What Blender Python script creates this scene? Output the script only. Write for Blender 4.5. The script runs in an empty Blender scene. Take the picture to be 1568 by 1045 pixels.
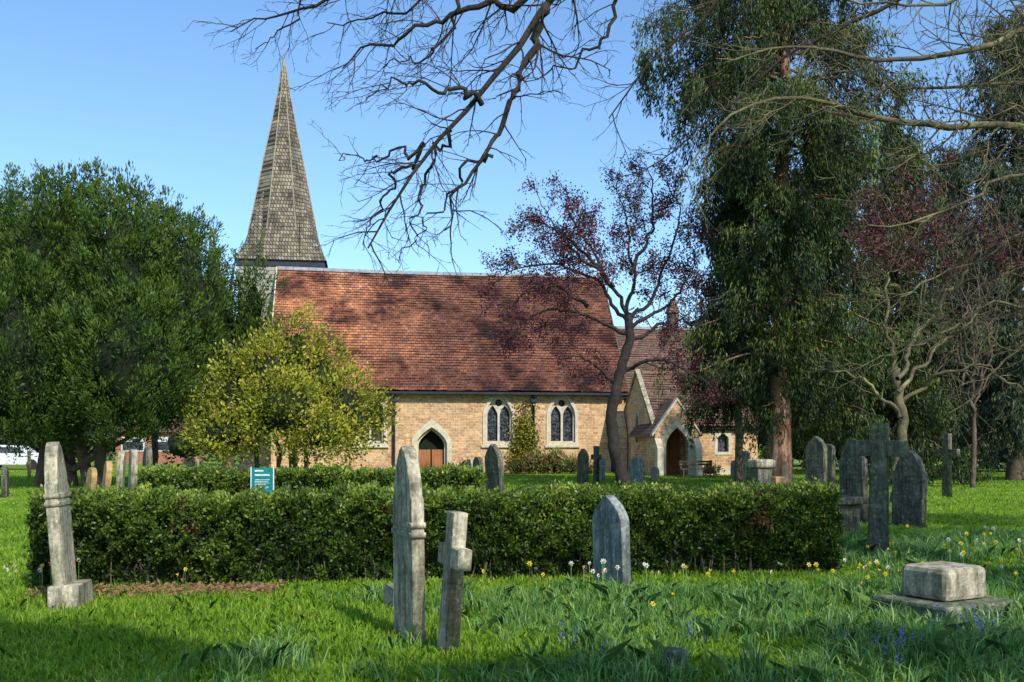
import bpy, math, random
import numpy as np
from mathutils import Vector, Matrix, Euler
R=np.random.RandomState(7); random.seed(7)
F=1524.0; CH=1.6
def gx(px,D): return (px-784)/F*D
def gz(py,D): return CH-(py-680)/F*D
def W(px,py,D): return np.array([gx(px,D),D,gz(py,D)])
scene=bpy.context.scene
COL=scene.collection
# ---------------- materials ----------------
def newmat(name):
    m=bpy.data.materials.new(name); m.use_nodes=True
    nt=m.node_tree; nt.nodes.clear()
    out=nt.nodes.new('ShaderNodeOutputMaterial')
    b=nt.nodes.new('ShaderNodeBsdfPrincipled'); nt.links.new(b.outputs[0],out.inputs[0])
    b.inputs['Specular IOR Level'].default_value=0.25
    return m,nt,b,out
def N(nt,t,**kw):
    n=nt.nodes.new(t)
    for k,v in kw.items(): setattr(n,k,v)
    return n
def ramp(nt,stops,interp='LINEAR'):
    r=N(nt,'ShaderNodeValToRGB'); cr=r.color_ramp; cr.interpolation=interp
    while len(cr.elements)<len(stops): cr.elements.new(0.5)
    for e,(p,c) in zip(cr.elements,stops): e.position=p; e.color=(c[0],c[1],c[2],1)
    return r
def noise(nt,vec,scale,detail=6,rough=0.6):
    n=N(nt,'ShaderNodeTexNoise'); n.inputs['Scale'].default_value=scale
    n.inputs['Detail'].default_value=detail; n.inputs['Roughness'].default_value=rough
    nt.links.new(vec,n.inputs['Vector']); return n
def mix(nt,mode,fac,a,b):
    m=N(nt,'ShaderNodeMix',data_type='RGBA',blend_type=mode)
    for i,v in ((0,fac),(6,a),(7,b)):
        if isinstance(v,(int,float)): m.inputs[i].default_value=v
        elif isinstance(v,tuple): m.inputs[i].default_value=(v[0],v[1],v[2],1)
        else: nt.links.new(v,m.inputs[i])
    return m.outputs[2]
def bump(nt,b,h,strength,dist):
    bp=N(nt,'ShaderNodeBump'); bp.inputs['Strength'].default_value=strength; bp.inputs['Distance'].default_value=dist
    nt.links.new(h,bp.inputs['Height']); nt.links.new(bp.outputs[0],b.inputs['Normal'])
def mat_noise(name,stops,scale=3,rough=0.85,bs=0.5,bd=0.02,scale2=30,stretch=None,lichen=None):
    m,nt,b,out=newmat(name); tc=N(nt,'ShaderNodeTexCoord'); v=tc.outputs['Object']
    if stretch:
        mp=N(nt,'ShaderNodeMapping'); mp.inputs['Scale'].default_value=stretch; nt.links.new(v,mp.inputs[0]); v=mp.outputs[0]
    n=noise(nt,v,scale,8,0.65); r=ramp(nt,stops); nt.links.new(n.outputs[0],r.inputs[0])
    n2=noise(nt,v,scale2,5,0.7)
    r2=ramp(nt,[(0.3,(0.55,0.55,0.55)),(0.7,(1.3,1.3,1.3))]); nt.links.new(n2.outputs[0],r2.inputs[0])
    c=mix(nt,'MULTIPLY',1.0,r.outputs[0],r2.outputs[0])
    if lichen:
        n3=noise(nt,v,11,6,0.75); r3=ramp(nt,[(0.57,(0,0,0)),(0.63,(1,1,1))]); nt.links.new(n3.outputs[0],r3.inputs[0]); c=mix(nt,'MIX',r3.outputs[0],c,lichen)
        mp2=N(nt,'ShaderNodeMapping'); mp2.inputs['Scale'].default_value=(9,9,1.2); nt.links.new(v,mp2.inputs[0])
        n4=noise(nt,mp2.outputs[0],1.3,6,0.7); r4=ramp(nt,[(0.40,(0.35,0.36,0.33)),(0.58,(1.05,1.05,1.05))]); nt.links.new(n4.outputs[0],r4.inputs[0]); c=mix(nt,'MULTIPLY',0.85,c,r4.outputs[0])
    nt.links.new(c,b.inputs['Base Color']); b.inputs['Roughness'].default_value=rough
    bump(nt,b,n2.outputs[0],bs,bd)
    return m
GAIN=1.4
def foliage(name,stops,tr=0.3,rough=0.55,nscale=0.5,namt=0.5,extra=None,g=None):
    g=GAIN if g is None else g
    stops=[(p,tuple(x*g for x in c)) for p,c in stops]
    m,nt,b,out=newmat(name)
    at=N(nt,'ShaderNodeAttribute',attribute_name='rnd'); tc=N(nt,'ShaderNodeTexCoord')
    n=noise(nt,tc.outputs['Object'],nscale,3)
    ma=N(nt,'ShaderNodeMath',operation='MULTIPLY_ADD'); nt.links.new(n.outputs[0],ma.inputs[0]); ma.inputs[1].default_value=namt*2; ma.inputs[2].default_value=-namt
    ad=N(nt,'ShaderNodeMath',operation='ADD'); nt.links.new(ma.outputs[0],ad.inputs[0]); nt.links.new(at.outputs['Fac'],ad.inputs[1])
    r=ramp(nt,stops); nt.links.new(ad.outputs[0],r.inputs[0]); c=r.outputs[0]
    if extra:
        n3=noise(nt,tc.outputs['Object'],extra[0],3); r3=ramp(nt,[(extra[1],(0,0,0)),(extra[1]+0.06,(1,1,1))]); nt.links.new(n3.outputs[0],r3.inputs[0])
        c=mix(nt,'MIX',r3.outputs[0],c,extra[2])
    nt.links.new(c,b.inputs['Base Color']); b.inputs['Roughness'].default_value=rough
    t=N(nt,'ShaderNodeBsdfTranslucent'); nt.links.new(c,t.inputs[0])
    mx=N(nt,'ShaderNodeMixShader'); mx.inputs[0].default_value=tr
    nt.links.new(b.outputs[0],mx.inputs[1]); nt.links.new(t.outputs[0],mx.inputs[2]); nt.links.new(mx.outputs[0],out.inputs[0])
    return m
def brickmat(name,c1,c2,mortar,bw,bh,ms,patches,pscale,bs=0.6,bd=0.03,zs=1.0,distort=0.0,patchvec=None):
    m,nt,b,out=newmat(name); tc=N(nt,'ShaderNodeTexCoord'); sp=N(nt,'ShaderNodeSeparateXYZ'); nt.links.new(tc.outputs['Object'],sp.inputs[0])
    ad=N(nt,'ShaderNodeMath',operation='ADD'); nt.links.new(sp.outputs[0],ad.inputs[0]); nt.links.new(sp.outputs[1],ad.inputs[1])
    mz=N(nt,'ShaderNodeMath',operation='MULTIPLY'); nt.links.new(sp.outputs[2],mz.inputs[0]); mz.inputs[1].default_value=zs
    cb=N(nt,'ShaderNodeCombineXYZ'); nt.links.new(mz.outputs[0],cb.inputs[1])
    nt.links.new((sp.outputs[0] if zs!=1.0 else ad.outputs[0]),cb.inputs[0])
    v=cb.outputs[0]
    if distort:
        nd=noise(nt,tc.outputs['Object'],2.5,3); vm=N(nt,'ShaderNodeVectorMath',operation='SCALE'); nt.links.new(nd.outputs[1],vm.inputs[0]); vm.inputs[3].default_value=distort
        va=N(nt,'ShaderNodeVectorMath',operation='ADD'); nt.links.new(v,va.inputs[0]); nt.links.new(vm.outputs[0],va.inputs[1]); v=va.outputs[0]
    br=N(nt,'ShaderNodeTexBrick'); nt.links.new(v,br.inputs['Vector'])
    br.inputs['Scale'].default_value=1; br.inputs['Brick Width'].default_value=bw; br.inputs['Row Height'].default_value=bh
    br.inputs['Mortar Size'].default_value=ms; br.inputs['Color1'].default_value=(*c1,1); br.inputs['Color2'].default_value=(*c2,1); br.inputs['Mortar'].default_value=(*mortar,1)
    br.inputs['Mortar Smooth'].default_value=0.3
    n=noise(nt,tc.outputs['Object'],pscale,7,0.65); r=ramp(nt,patches); nt.links.new(n.outputs[0],r.inputs[0])
    c=mix(nt,'MULTIPLY',1.0,br.outputs[0],r.outputs[0])
    n2=noise(nt,tc.outputs['Object'],6,5,0.7); r2=ramp(nt,[(0.3,(0.58,0.58,0.62)),(0.7,(1.34,1.28,1.22))]); nt.links.new(n2.outputs[0],r2.inputs[0])
    c=mix(nt,'MULTIPLY',0.9,c,r2.outputs[0])
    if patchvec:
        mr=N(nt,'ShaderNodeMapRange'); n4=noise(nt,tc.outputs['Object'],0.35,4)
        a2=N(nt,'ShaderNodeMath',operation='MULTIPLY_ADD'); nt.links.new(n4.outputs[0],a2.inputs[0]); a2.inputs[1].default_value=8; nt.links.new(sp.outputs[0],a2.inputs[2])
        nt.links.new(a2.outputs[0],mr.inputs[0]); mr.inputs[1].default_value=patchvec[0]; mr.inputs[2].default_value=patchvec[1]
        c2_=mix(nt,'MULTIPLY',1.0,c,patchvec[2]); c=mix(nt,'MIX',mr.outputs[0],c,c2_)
    nt.links.new(c,b.inputs['Base Color']); b.inputs['Roughness'].default_value=0.9
    h=mix(nt,'MIX',0.35,br.outputs[1],n2.outputs[0]); 
    inv=N(nt,'ShaderNodeInvert'); nt.links.new(h,inv.inputs[1]); bump(nt,b,inv.outputs[0],bs,bd)
    return m
M={}
M['wall']=brickmat('church_rubble_stone',(0.68,0.43,0.215),(0.42,0.245,0.115),(0.62,0.49,0.33),0.31,0.15,0.018,[(0.3,(0.66,0.62,0.60)),(0.5,(1,1,1)),(0.7,(1.2,1.15,1.08))],1.2,distort=0.18)
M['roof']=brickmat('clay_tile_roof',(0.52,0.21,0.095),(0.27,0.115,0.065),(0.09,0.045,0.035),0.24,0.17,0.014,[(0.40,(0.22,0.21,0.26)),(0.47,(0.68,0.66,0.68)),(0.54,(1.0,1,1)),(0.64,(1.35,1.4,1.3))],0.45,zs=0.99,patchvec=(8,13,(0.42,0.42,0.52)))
M['roof2']=brickmat('brown_tile_roof',(0.22,0.13,0.09),(0.12,0.08,0.06),(0.05,0.035,0.03),0.22,0.16,0.012,[(0.35,(0.6,0.6,0.65)),(0.5,(1,1,1)),(0.68,(1.25,1.2,1.2))],0.8,zs=0.99)
M['shingle']=brickmat('spire_shingles',(0.33,0.285,0.205),(0.14,0.12,0.09),(0.04,0.035,0.03),0.18,0.24,0.024,[(0.35,(0.5,0.5,0.48)),(0.5,(0.95,0.95,0.95)),(0.68,(1.35,1.3,1.2))],0.9,bs=0.9)
M['trim']=mat_noise('dressed_limestone',[(0.3,(0.46,0.40,0.28)),(0.6,(0.66,0.58,0.42)),(0.8,(0.72,0.66,0.52))],3,0.9,0.3,0.01)
M['glass'],nt,b,o=newmat('leaded_glass'); b.inputs['Base Color'].default_value=(0.02,0.024,0.03,1); b.inputs['Roughness'].default_value=0.25
tc=N(nt,'ShaderNodeTexCoord'); n=noise(nt,tc.outputs['Object'],9,2); r=ramp(nt,[(0.4,(0.01,0.012,0.016)),(0.65,(0.09,0.10,0.12))]); nt.links.new(n.outputs[0],r.inputs[0]); nt.links.new(r.outputs[0],b.inputs['Base Color']); bump(nt,b,n.outputs[0],0.3,0.02)
M['door']=mat_noise('oak_door',[(0.3,(0.26,0.10,0.04)),(0.7,(0.48,0.20,0.08))],2,0.6,0.4,0.01,25,(6,6,0.5))
M['darkmetal']=mat_noise('cast_iron_pipe',[(0.3,(0.015,0.02,0.03)),(0.7,(0.04,0.045,0.06))],4,0.5)
M['lead']=mat_noise('lead_flashing',[(0.3,(0.16,0.17,0.18)),(0.7,(0.34,0.35,0.36))],2,0.6)
M['board']=mat_noise('weathered_boards',[(0.3,(0.26,0.24,0.20)),(0.7,(0.44,0.42,0.36))],2,0.8,stretch=(0.4,0.4,8))
M['hip']=mat_noise('spire_hip_shingle',[(0.3,(0.24,0.21,0.15)),(0.7,(0.44,0.40,0.30))],3,0.9)
M['bark']=mat_noise('bark',[(0.3,(0.06,0.045,0.034)),(0.55,(0.12,0.09,0.065)),(0.75,(0.20,0.17,0.11))],2.5,0.95,0.8,0.03,18)
M['bark_dark']=mat_noise('plum_bark',[(0.3,(0.018,0.014,0.013)),(0.7,(0.055,0.042,0.036))],4,0.9,0.8,0.03,18)
M['bark_over']=mat_noise('ash_bark',[(0.3,(0.02,0.016,0.013)),(0.6,(0.05,0.04,0.03)),(0.72,(0.15,0.12,0.05))],2.0,0.95,0.8,0.02,25)
M['bark_moss']=mat_noise('lichened_bark',[(0.3,(0.045,0.038,0.028)),(0.5,(0.13,0.11,0.06)),(0.7,(0.28,0.26,0.11))],2.0,0.95,0.8,0.02,25)
M['bark_red']=mat_noise('redwood_bark',[(0.35,(0.09,0.04,0.022)),(0.5,(0.28,0.14,0.085)),(0.65,(0.44,0.28,0.19))],1.2,0.95,0.9,0.05,10,(4,4,0.5))
M['stone']=mat_noise('grave_sandstone',[(0.28,(0.16,0.145,0.10)),(0.45,(0.34,0.30,0.21)),(0.6,(0.50,0.44,0.31)),(0.72,(0.48,0.45,0.25))],4,0.92,0.6,0.012,28,lichen=(0.55,0.52,0.36))
M['stone_dark']=mat_noise('grave_dark_stone',[(0.3,(0.05,0.05,0.040)),(0.5,(0.12,0.115,0.085)),(0.7,(0.24,0.225,0.15))],5,0.92,0.7,0.015,24,lichen=(0.28,0.27,0.17))
M['stone_grey']=mat_noise('grave_grey_stone',[(0.3,(0.15,0.17,0.18)),(0.5,(0.26,0.285,0.29)),(0.62,(0.38,0.39,0.34)),(0.75,(0.48,0.46,0.37))],4.5,0.9,0.6,0.012,24,lichen=(0.46,0.45,0.32))
M['stone_mossy_shade']=mat_noise('grave_mossy_shaded_stone',[(0.3,(0.06,0.07,0.05)),(0.5,(0.13,0.145,0.10)),(0.7,(0.25,0.25,0.16))],4,0.92,0.6,0.015,24,lichen=(0.30,0.30,0.18))  # moss colours, darkened to paint the tree shade on the right-hand cross
M['stone_ochre']=mat_noise('grave_lichen_stone',[(0.3,(0.20,0.14,0.08)),(0.55,(0.48,0.29,0.11)),(0.75,(0.5,0.40,0.22))],4,0.92,0.5,0.012,28)
M['core']=mat_noise('inner_shade',[(0.3,(0.006,0.010,0.004)),(0.7,(0.018,0.028,0.009))],3,1.0)  # near-black fill painting the shade inside foliage, hedges, doorway and nave
M['teal']=mat_noise('teal_sign_paint',[(0.3,(0.0,0.17,0.17)),(0.7,(0.01,0.22,0.22))],2,0.4,0.0)
M['white']=mat_noise('white_paint',[(0.3,(0.6,0.6,0.58)),(0.7,(0.78,0.78,0.76))],2,0.4,0.05)
M['rubber']=mat_noise('tyre_rubber',[(0.3,(0.015,0.015,0.015)),(0.7,(0.03,0.03,0.03))],2,0.8)
M['redbrick']=brickmat('red_brick',(0.46,0.17,0.09),(0.32,0.11,0.06),(0.35,0.3,0.25),0.23,0.08,0.01,[(0.3,(0.9,0.9,0.9)),(0.7,(1.1,1.1,1.1))],1)
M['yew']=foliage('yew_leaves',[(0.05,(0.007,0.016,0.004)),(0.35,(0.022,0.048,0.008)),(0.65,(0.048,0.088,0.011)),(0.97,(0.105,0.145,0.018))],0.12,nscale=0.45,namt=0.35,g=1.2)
M['holly']=foliage('golden_bush_leaves',[(0.05,(0.045,0.060,0.008)),(0.35,(0.14,0.155,0.016)),(0.7,(0.26,0.25,0.026)),(1,(0.38,0.34,0.045))],0.3,nscale=0.8,namt=0.7,g=1.35)
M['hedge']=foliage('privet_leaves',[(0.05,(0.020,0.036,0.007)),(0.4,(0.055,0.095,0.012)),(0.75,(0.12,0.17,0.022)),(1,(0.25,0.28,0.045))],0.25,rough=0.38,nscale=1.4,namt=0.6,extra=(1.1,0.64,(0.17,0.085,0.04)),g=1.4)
M['plum']=foliage('purple_plum_leaves',[(0.1,(0.028,0.010,0.014)),(0.6,(0.075,0.024,0.032)),(1,(0.17,0.055,0.055))],0.35,nscale=0.6)
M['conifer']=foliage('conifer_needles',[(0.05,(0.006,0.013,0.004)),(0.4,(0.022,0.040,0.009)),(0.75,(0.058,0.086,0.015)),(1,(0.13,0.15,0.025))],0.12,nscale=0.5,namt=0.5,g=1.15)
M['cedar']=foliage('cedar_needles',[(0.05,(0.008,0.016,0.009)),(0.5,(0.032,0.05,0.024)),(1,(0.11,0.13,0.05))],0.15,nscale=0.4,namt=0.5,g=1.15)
M['distant']=foliage('distant_leaves',[(0.05,(0.014,0.021,0.008)),(0.5,(0.04,0.052,0.02)),(1,(0.11,0.12,0.045))],0.2,nscale=0.2,namt=0.6,g=1.1)
M['shrub']=foliage('shrub_leaves',[(0.05,(0.07,0.04,0.018)),(0.5,(0.14,0.11,0.035)),(1,(0.15,0.20,0.04))],0.25,nscale=0.7,namt=0.6)
M['grass']=foliage('grass_blades',[(0.0,(0.05,0.11,0.008)),(0.4,(0.115,0.205,0.014)),(0.8,(0.20,0.29,0.026)),(1,(0.33,0.35,0.08))],0.5,nscale=0.6,namt=0.45,g=1.7)
M['daff']=foliage('daffodil_leaves',[(0.0,(0.035,0.085,0.018)),(0.5,(0.09,0.185,0.04)),(1,(0.21,0.31,0.10))],0.45,rough=0.35,nscale=0.8,namt=0.35,g=1.75)
def flat(name,c,tr=0.3):
    return foliage(name,[(0,tuple(x*0.85 for x in c)),(1,c)],tr,g=1.0)
M['pet_w']=flat('white_petals',(0.8,0.8,0.72)); M['pet_y']=flat('yellow_petals',(0.8,0.62,0.04)); M['trump']=flat('orange_trumpet',(0.8,0.35,0.02)); M['blue']=flat('bluebell_petals',(0.16,0.14,0.5))
# ---------------- mesh helpers ----------------
def link(o,parent=None):
    COL.objects.link(o)
    if parent: o.parent=parent
    return o
def empty(name,loc=(0,0,0),rz=0):
    e=bpy.data.objects.new(name,None); e.location=loc; e.rotation_euler=(0,0,rz); COL.objects.link(e); return e
def meshobj(name,v,f,mat,parent=None,smooth=False):
    me=bpy.data.meshes.new(name); me.from_pydata([tuple(map(float,p)) for p in v],[],f); me.update()
    if mat: me.materials.append(mat)
    if smooth: me.polygons.foreach_set('use_smooth',[True]*len(me.polygons))
    return link(bpy.data.objects.new(name,me),parent)
def npmesh(name,V,nper,mats,rnd,parent=None,matidx=None):
    me=bpy.data.meshes.new(name); nv=len(V); nf=nv//nper
    me.vertices.add(nv); me.vertices.foreach_set('co',V.astype(np.float32).ravel())
    me.loops.add(nv); me.loops.foreach_set('vertex_index',np.arange(nv,dtype=np.int32))
    me.polygons.add(nf); me.polygons.foreach_set('loop_start',np.arange(0,nv,nper,dtype=np.int32)); 
    me.polygons.foreach_set('loop_total',np.full(nf,nper,dtype=np.int32))
    for m in mats: me.materials.append(m)
    if matidx is not None: me.polygons.foreach_set('material_index',matidx.astype(np.int32))
    me.update(calc_edges=True)
    a=me.attributes.new('rnd','FLOAT','POINT'); a.data.foreach_set('value',np.repeat(rnd,nper).astype(np.float32))
    return link(bpy.data.objects.new(name,me),parent)
def nrm(a): return a/np.maximum(np.linalg.norm(a,axis=1,keepdims=True),1e-9)
def leaves(name,C,A,L,Wd,mat,rnd=None,parent=None):
    n=len(C); A=nrm(A); S=nrm(np.cross(A,R.normal(size=(n,3))))
    L=(np.ones(n)*L)[:,None]; Wd=(np.ones(n)*Wd)[:,None]
    V=np.stack([C,C+A*L*0.5+S*Wd/2,C+A*L,C+A*L*0.5-S*Wd/2],1).reshape(-1,3)
    if rnd is None: rnd=R.rand(n)
    return npmesh(name,V,4,[mat],rnd,parent)
def box(name,x0,x1,y0,y1,z0,z1,mat,parent=None):
    v=[(x,y,z) for z in (z0,z1) for (x,y) in ((x0,y0),(x1,y0),(x1,y1),(x0,y1))]
    return meshobj(name,v,[(0,3,2,1),(4,5,6,7),(0,1,5,4),(1,2,6,5),(2,3,7,6),(3,0,4,7)],mat,parent)
def prism_x(name,poly,x0,x1,mat,parent=None):
    n=len(poly); v=[(x0,y,z) for y,z in poly]+[(x1,y,z) for y,z in poly]
    f=[tuple(range(n)),tuple(range(2*n-1,n-1,-1))]+[(i,i+n,(i+1)%n+n,(i+1)%n) for i in range(n)]
    return meshobj(name,v,f,mat,parent)
def prism_y(name,poly,y0,y1,mat,parent=None):
    n=len(poly); v=[(x,y0,z) for x,z in poly]+[(x,y1,z) for x,z in poly]
    f=[tuple(range(n)),tuple(range(2*n-1,n-1,-1))]+[(i,i+n,(i+1)%n+n,(i+1)%n) for i in range(n)]
    return meshobj(name,v,f,mat,parent)
def cutout(loops,depth,bevel=0.0):
    cu=bpy.data.curves.new('c','CURVE'); cu.dimensions='2D'; cu.fill_mode='BOTH'; cu.extrude=depth/2; cu.bevel_depth=bevel; cu.bevel_resolution=1
    for lp in loops:
        s=cu.splines.new('POLY'); s.points.add(len(lp)-1); s.use_cyclic_u=True
        for p,(x,y) in zip(s.points,lp): p.co=(x,y,0,1)
    o=bpy.data.objects.new('c',cu); COL.objects.link(o); bpy.context.view_layer.update()
    dg=bpy.context.evaluated_depsgraph_get(); me=bpy.data.meshes.new_from_object(o.evaluated_get(dg))
    bpy.data.objects.remove(o); bpy.data.curves.remove(cu)
    me.transform(Matrix.Rotation(math.pi/2,4,'X')); return me
def panel(name,loops,y0,y1,mat,parent=None,bevel=0.0):
    me=cutout(loops,abs(y1-y0),bevel); me.transform(Matrix.Translation((0,(y0+y1)/2,0)))
    me.name=name; me.materials.clear(); me.materials.append(mat); return link(bpy.data.objects.new(name,me),parent)
def arch(cx,hw,z0,zs,zt,n=9):
    p=[(cx-hw,z0),(cx+hw,z0)]
    for i in range(n+1):
        t=i/n; p.append((cx+hw*(1-t**1.9),zs+(zt-zs)*t))
    for i in range(n-1,-1,-1):
        t=i/n; p.append((cx-hw*(1-t**1.9),zs+(zt-zs)*t))
    return p
def circ(cx,cz,r,n=14): return [(cx+r*math.cos(2*math.pi*i/n),cz+r*math.sin(2*math.pi*i/n)) for i in range(n)]
class Tubes:
    def __init__(s): s.v=[]; s.f=[]; s.tips=[]; s.n=0
    def add(s,P,rad,k=5):
        P=np.asarray(P,float); m=len(P)
        T=np.gradient(P,axis=0); T=nrm(T); ref=np.array([0.31,0.2,0.93]) if abs(T[0][2])<0.9 else np.array([1.0,0.1,0])
        U=nrm(np.cross(T,ref)); Vv=np.cross(T,U); a=np.arange(k)*2*math.pi/k
        ring=(P[:,None,:]+(np.cos(a)[None,:,None]*U[:,None,:]+np.sin(a)[None,:,None]*Vv[:,None,:])*np.asarray(rad)[:,None,None]).reshape(-1,3)
        s.v.append(ring); b=s.n
        i=np.arange(m-1)[:,None]*k; j=np.arange(k)[None,:]; j2=(j+1)%k
        s.f.append(np.stack([b+i+j,b+i+j2,b+i+k+j2,b+i+k+j],-1).reshape(-1,4)); s.n+=m*k
    def build(s,name,mat,parent=None):
        V=np.concatenate(s.v); me=bpy.data.meshes.new(name)
        Fa=np.concatenate(s.f).astype(np.int32); nf=len(Fa)
        me.vertices.add(len(V)); me.vertices.foreach_set('co',V.astype(np.float32).ravel())
        me.loops.add(nf*4); me.loops.foreach_set('vertex_index',Fa.ravel())
        me.polygons.add(nf); me.polygons.foreach_set('loop_start',np.arange(0,nf*4,4,dtype=np.int32)); me.polygons.foreach_set('loop_total',np.full(nf,4,dtype=np.int32))
        me.materials.append(mat); me.update(calc_edges=True); me.polygons.foreach_set('use_smooth',[True]*nf)
        return link(bpy.data.objects.new(name,me),parent)
def rv(): return R.normal(size=3)
def unit(a): return a/max(math.sqrt(a[0]*a[0]+a[1]*a[1]+a[2]*a[2]),1e-9)
def grow(T,p,d,L,r,lvl,space,grav=0.0,wander=0.14,ratio=0.5,rmin=0.0022,bias=None):
    k=6 if lvl>1 else (4 if lvl==1 else 3); st=L/k; pts=[p]; d=unit(np.asarray(d)); dirs=[d]; turn=rv()*wander*0.7
    for i in range(k):
        g=np.array([0,0,grav]); 
        if bias is not None: g=g+bias*0.08
        d=unit(d+rv()*wander+turn*0.6+g); p=p+d*st; pts.append(p); dirs.append(d)
    r=max(r,rmin); rad=np.linspace(r,max(r*0.35,rmin*0.6),len(pts)); T.add(pts,rad,4 if lvl>1 else 3)
    T.tips.append(pts[-1]); 
    if lvl<=1: T.tips.append(pts[len(pts)//2])
    if lvl>0:
        n=max(2,int(L/space)); side=1; pv=unit(np.cross(d,rv()*np.array([1,0.6,1])))
        for i in range(n):
            t=(i+0.6+R.rand()*0.5)/n*0.9+0.1; t=min(t,0.99); idx=t*k; a=int(idx); q=pts[a]+(pts[min(a+1,k)]-pts[a])*(idx-a)
            dd=dirs[min(a+1,k)]; side=-side; perp=unit(pv*side+rv()*0.45)
            nd=unit(dd*0.9+perp*(0.55+0.4*R.rand())+np.array([0,0,grav*0.5]))
            grow(T,q,nd,L*ratio*(0.6+0.7*R.rand())*(1.15-0.6*t),r*0.55,lvl-1,space*0.8,grav,wander,ratio,rmin,bias)
def guided(T,P,r0,r1,space,sL,lvl=2,grav=0.0,start=0.1,k=7,jit=0.02,space2=0.2,wander=0.14,rmin=0.006,bias=None):
    P=np.array(P,float); seg=np.linalg.norm(np.diff(P,axis=0),axis=1); s=np.concatenate([[0],np.cumsum(seg)]); L=s[-1]
    n=30; u=np.linspace(0,L,n); Q=np.stack([np.interp(u,s,P[:,i]) for i in range(3)],1)
    for _ in range(3): Q[1:-1]=Q[1:-1]*0.5+0.25*(Q[:-2]+Q[2:])
    J=R.normal(size=(n,3))*jit*1.6; J[1:-1]=(J[:-2]+J[1:-1]+J[2:])/1.7; J[0]=0; Q=Q+J; rad=r0+(r1-r0)*(u/L)**0.8
    T.add(Q,rad,k)
    if space:
        m=int(L*(1-start)/space)
        for i in range(m):
            t=start+(1-start)*(i+R.rand())/m; x=t*(n-1); a=min(int(x),n-2); q=Q[a]+(Q[a+1]-Q[a])*(x-a); d=unit(Q[a+1]-Q[a])
            perp=unit(np.cross(d,rv()*np.array([0.5,1.0,0.5]))); nd=unit(d*0.75+perp*0.85)
            grow(T,q,nd,sL*(0.45+0.8*R.rand())*(1.15-0.45*t),max(r1,(r0+(r1-r0)*t)*0.3),lvl,space2,grav,wander,0.5,rmin,bias)
    return Q
def ell(px,pt,pb,hw,D,dy=1.0):
    zt=gz(pt,D); zb=max(0.1,gz(pb,D)); return (gx(px,D),D,(zt+zb)/2,hw/F*D,hw/F*D*dy,(zt-zb)/2)
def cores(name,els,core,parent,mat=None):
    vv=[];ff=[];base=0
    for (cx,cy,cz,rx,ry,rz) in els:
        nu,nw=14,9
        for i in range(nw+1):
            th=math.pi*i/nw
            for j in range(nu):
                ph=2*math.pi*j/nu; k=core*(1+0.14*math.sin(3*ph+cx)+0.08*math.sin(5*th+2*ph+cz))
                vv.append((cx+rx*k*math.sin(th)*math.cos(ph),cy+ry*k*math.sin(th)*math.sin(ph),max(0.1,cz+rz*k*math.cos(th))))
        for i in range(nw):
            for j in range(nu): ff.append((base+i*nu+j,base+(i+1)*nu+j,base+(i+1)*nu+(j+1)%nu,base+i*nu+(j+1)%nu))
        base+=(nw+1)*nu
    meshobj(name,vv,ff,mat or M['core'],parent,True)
def blob(name,els,nc,nl,cr,ll,lw,mat,parent=None,up=0.5,core=0.72,shell=(0.7,1.03),spiky=0.0):
    Cs=[];As=[];Rn=[]
    for (cx,cy,cz,rx,ry,rz) in els:
        n=int(nc*(rx*rz+rx*ry*0.5+0.2)); d=nrm(R.normal(size=(n,3))); rr=shell[0]+(shell[1]-shell[0])*R.rand(n)**0.6
        rr*=1+0.10*np.sin(d[:,0]*7+cx)*np.cos(d[:,2]*9+cy)
        c=np.array([cx,cy,cz])+d*rr[:,None]*np.array([rx,ry,rz]); out=nrm(d/np.array([rx,ry,rz]))
        b=R.rand(n)
        m=nl; off=R.normal(size=(n,m,3))*cr*np.array([0.6,0.6,0.6+spiky*1.0])
        cc=(c[:,None,:]+off).reshape(-1,3)
        a=(out[:,None,:]*0.7+np.array([0,0,up])+R.normal(size=(n,m,3))*0.45).reshape(-1,3)
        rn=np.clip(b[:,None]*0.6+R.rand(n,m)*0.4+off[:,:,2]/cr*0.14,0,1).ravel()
        Cs.append(cc);As.append(a);Rn.append(rn)
    C=np.concatenate(Cs); k=C[:,2]>0.03; C=C[k]; A=np.concatenate(As)[k]; rn=np.concatenate(Rn)[k]
    n=len(C); leaves(name,C,A,ll*(0.6+0.8*R.rand(n)),lw*(0.7+0.6*R.rand(n)),mat,rn,parent)
    if core: cores(name+'_core',els,core,parent)
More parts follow.
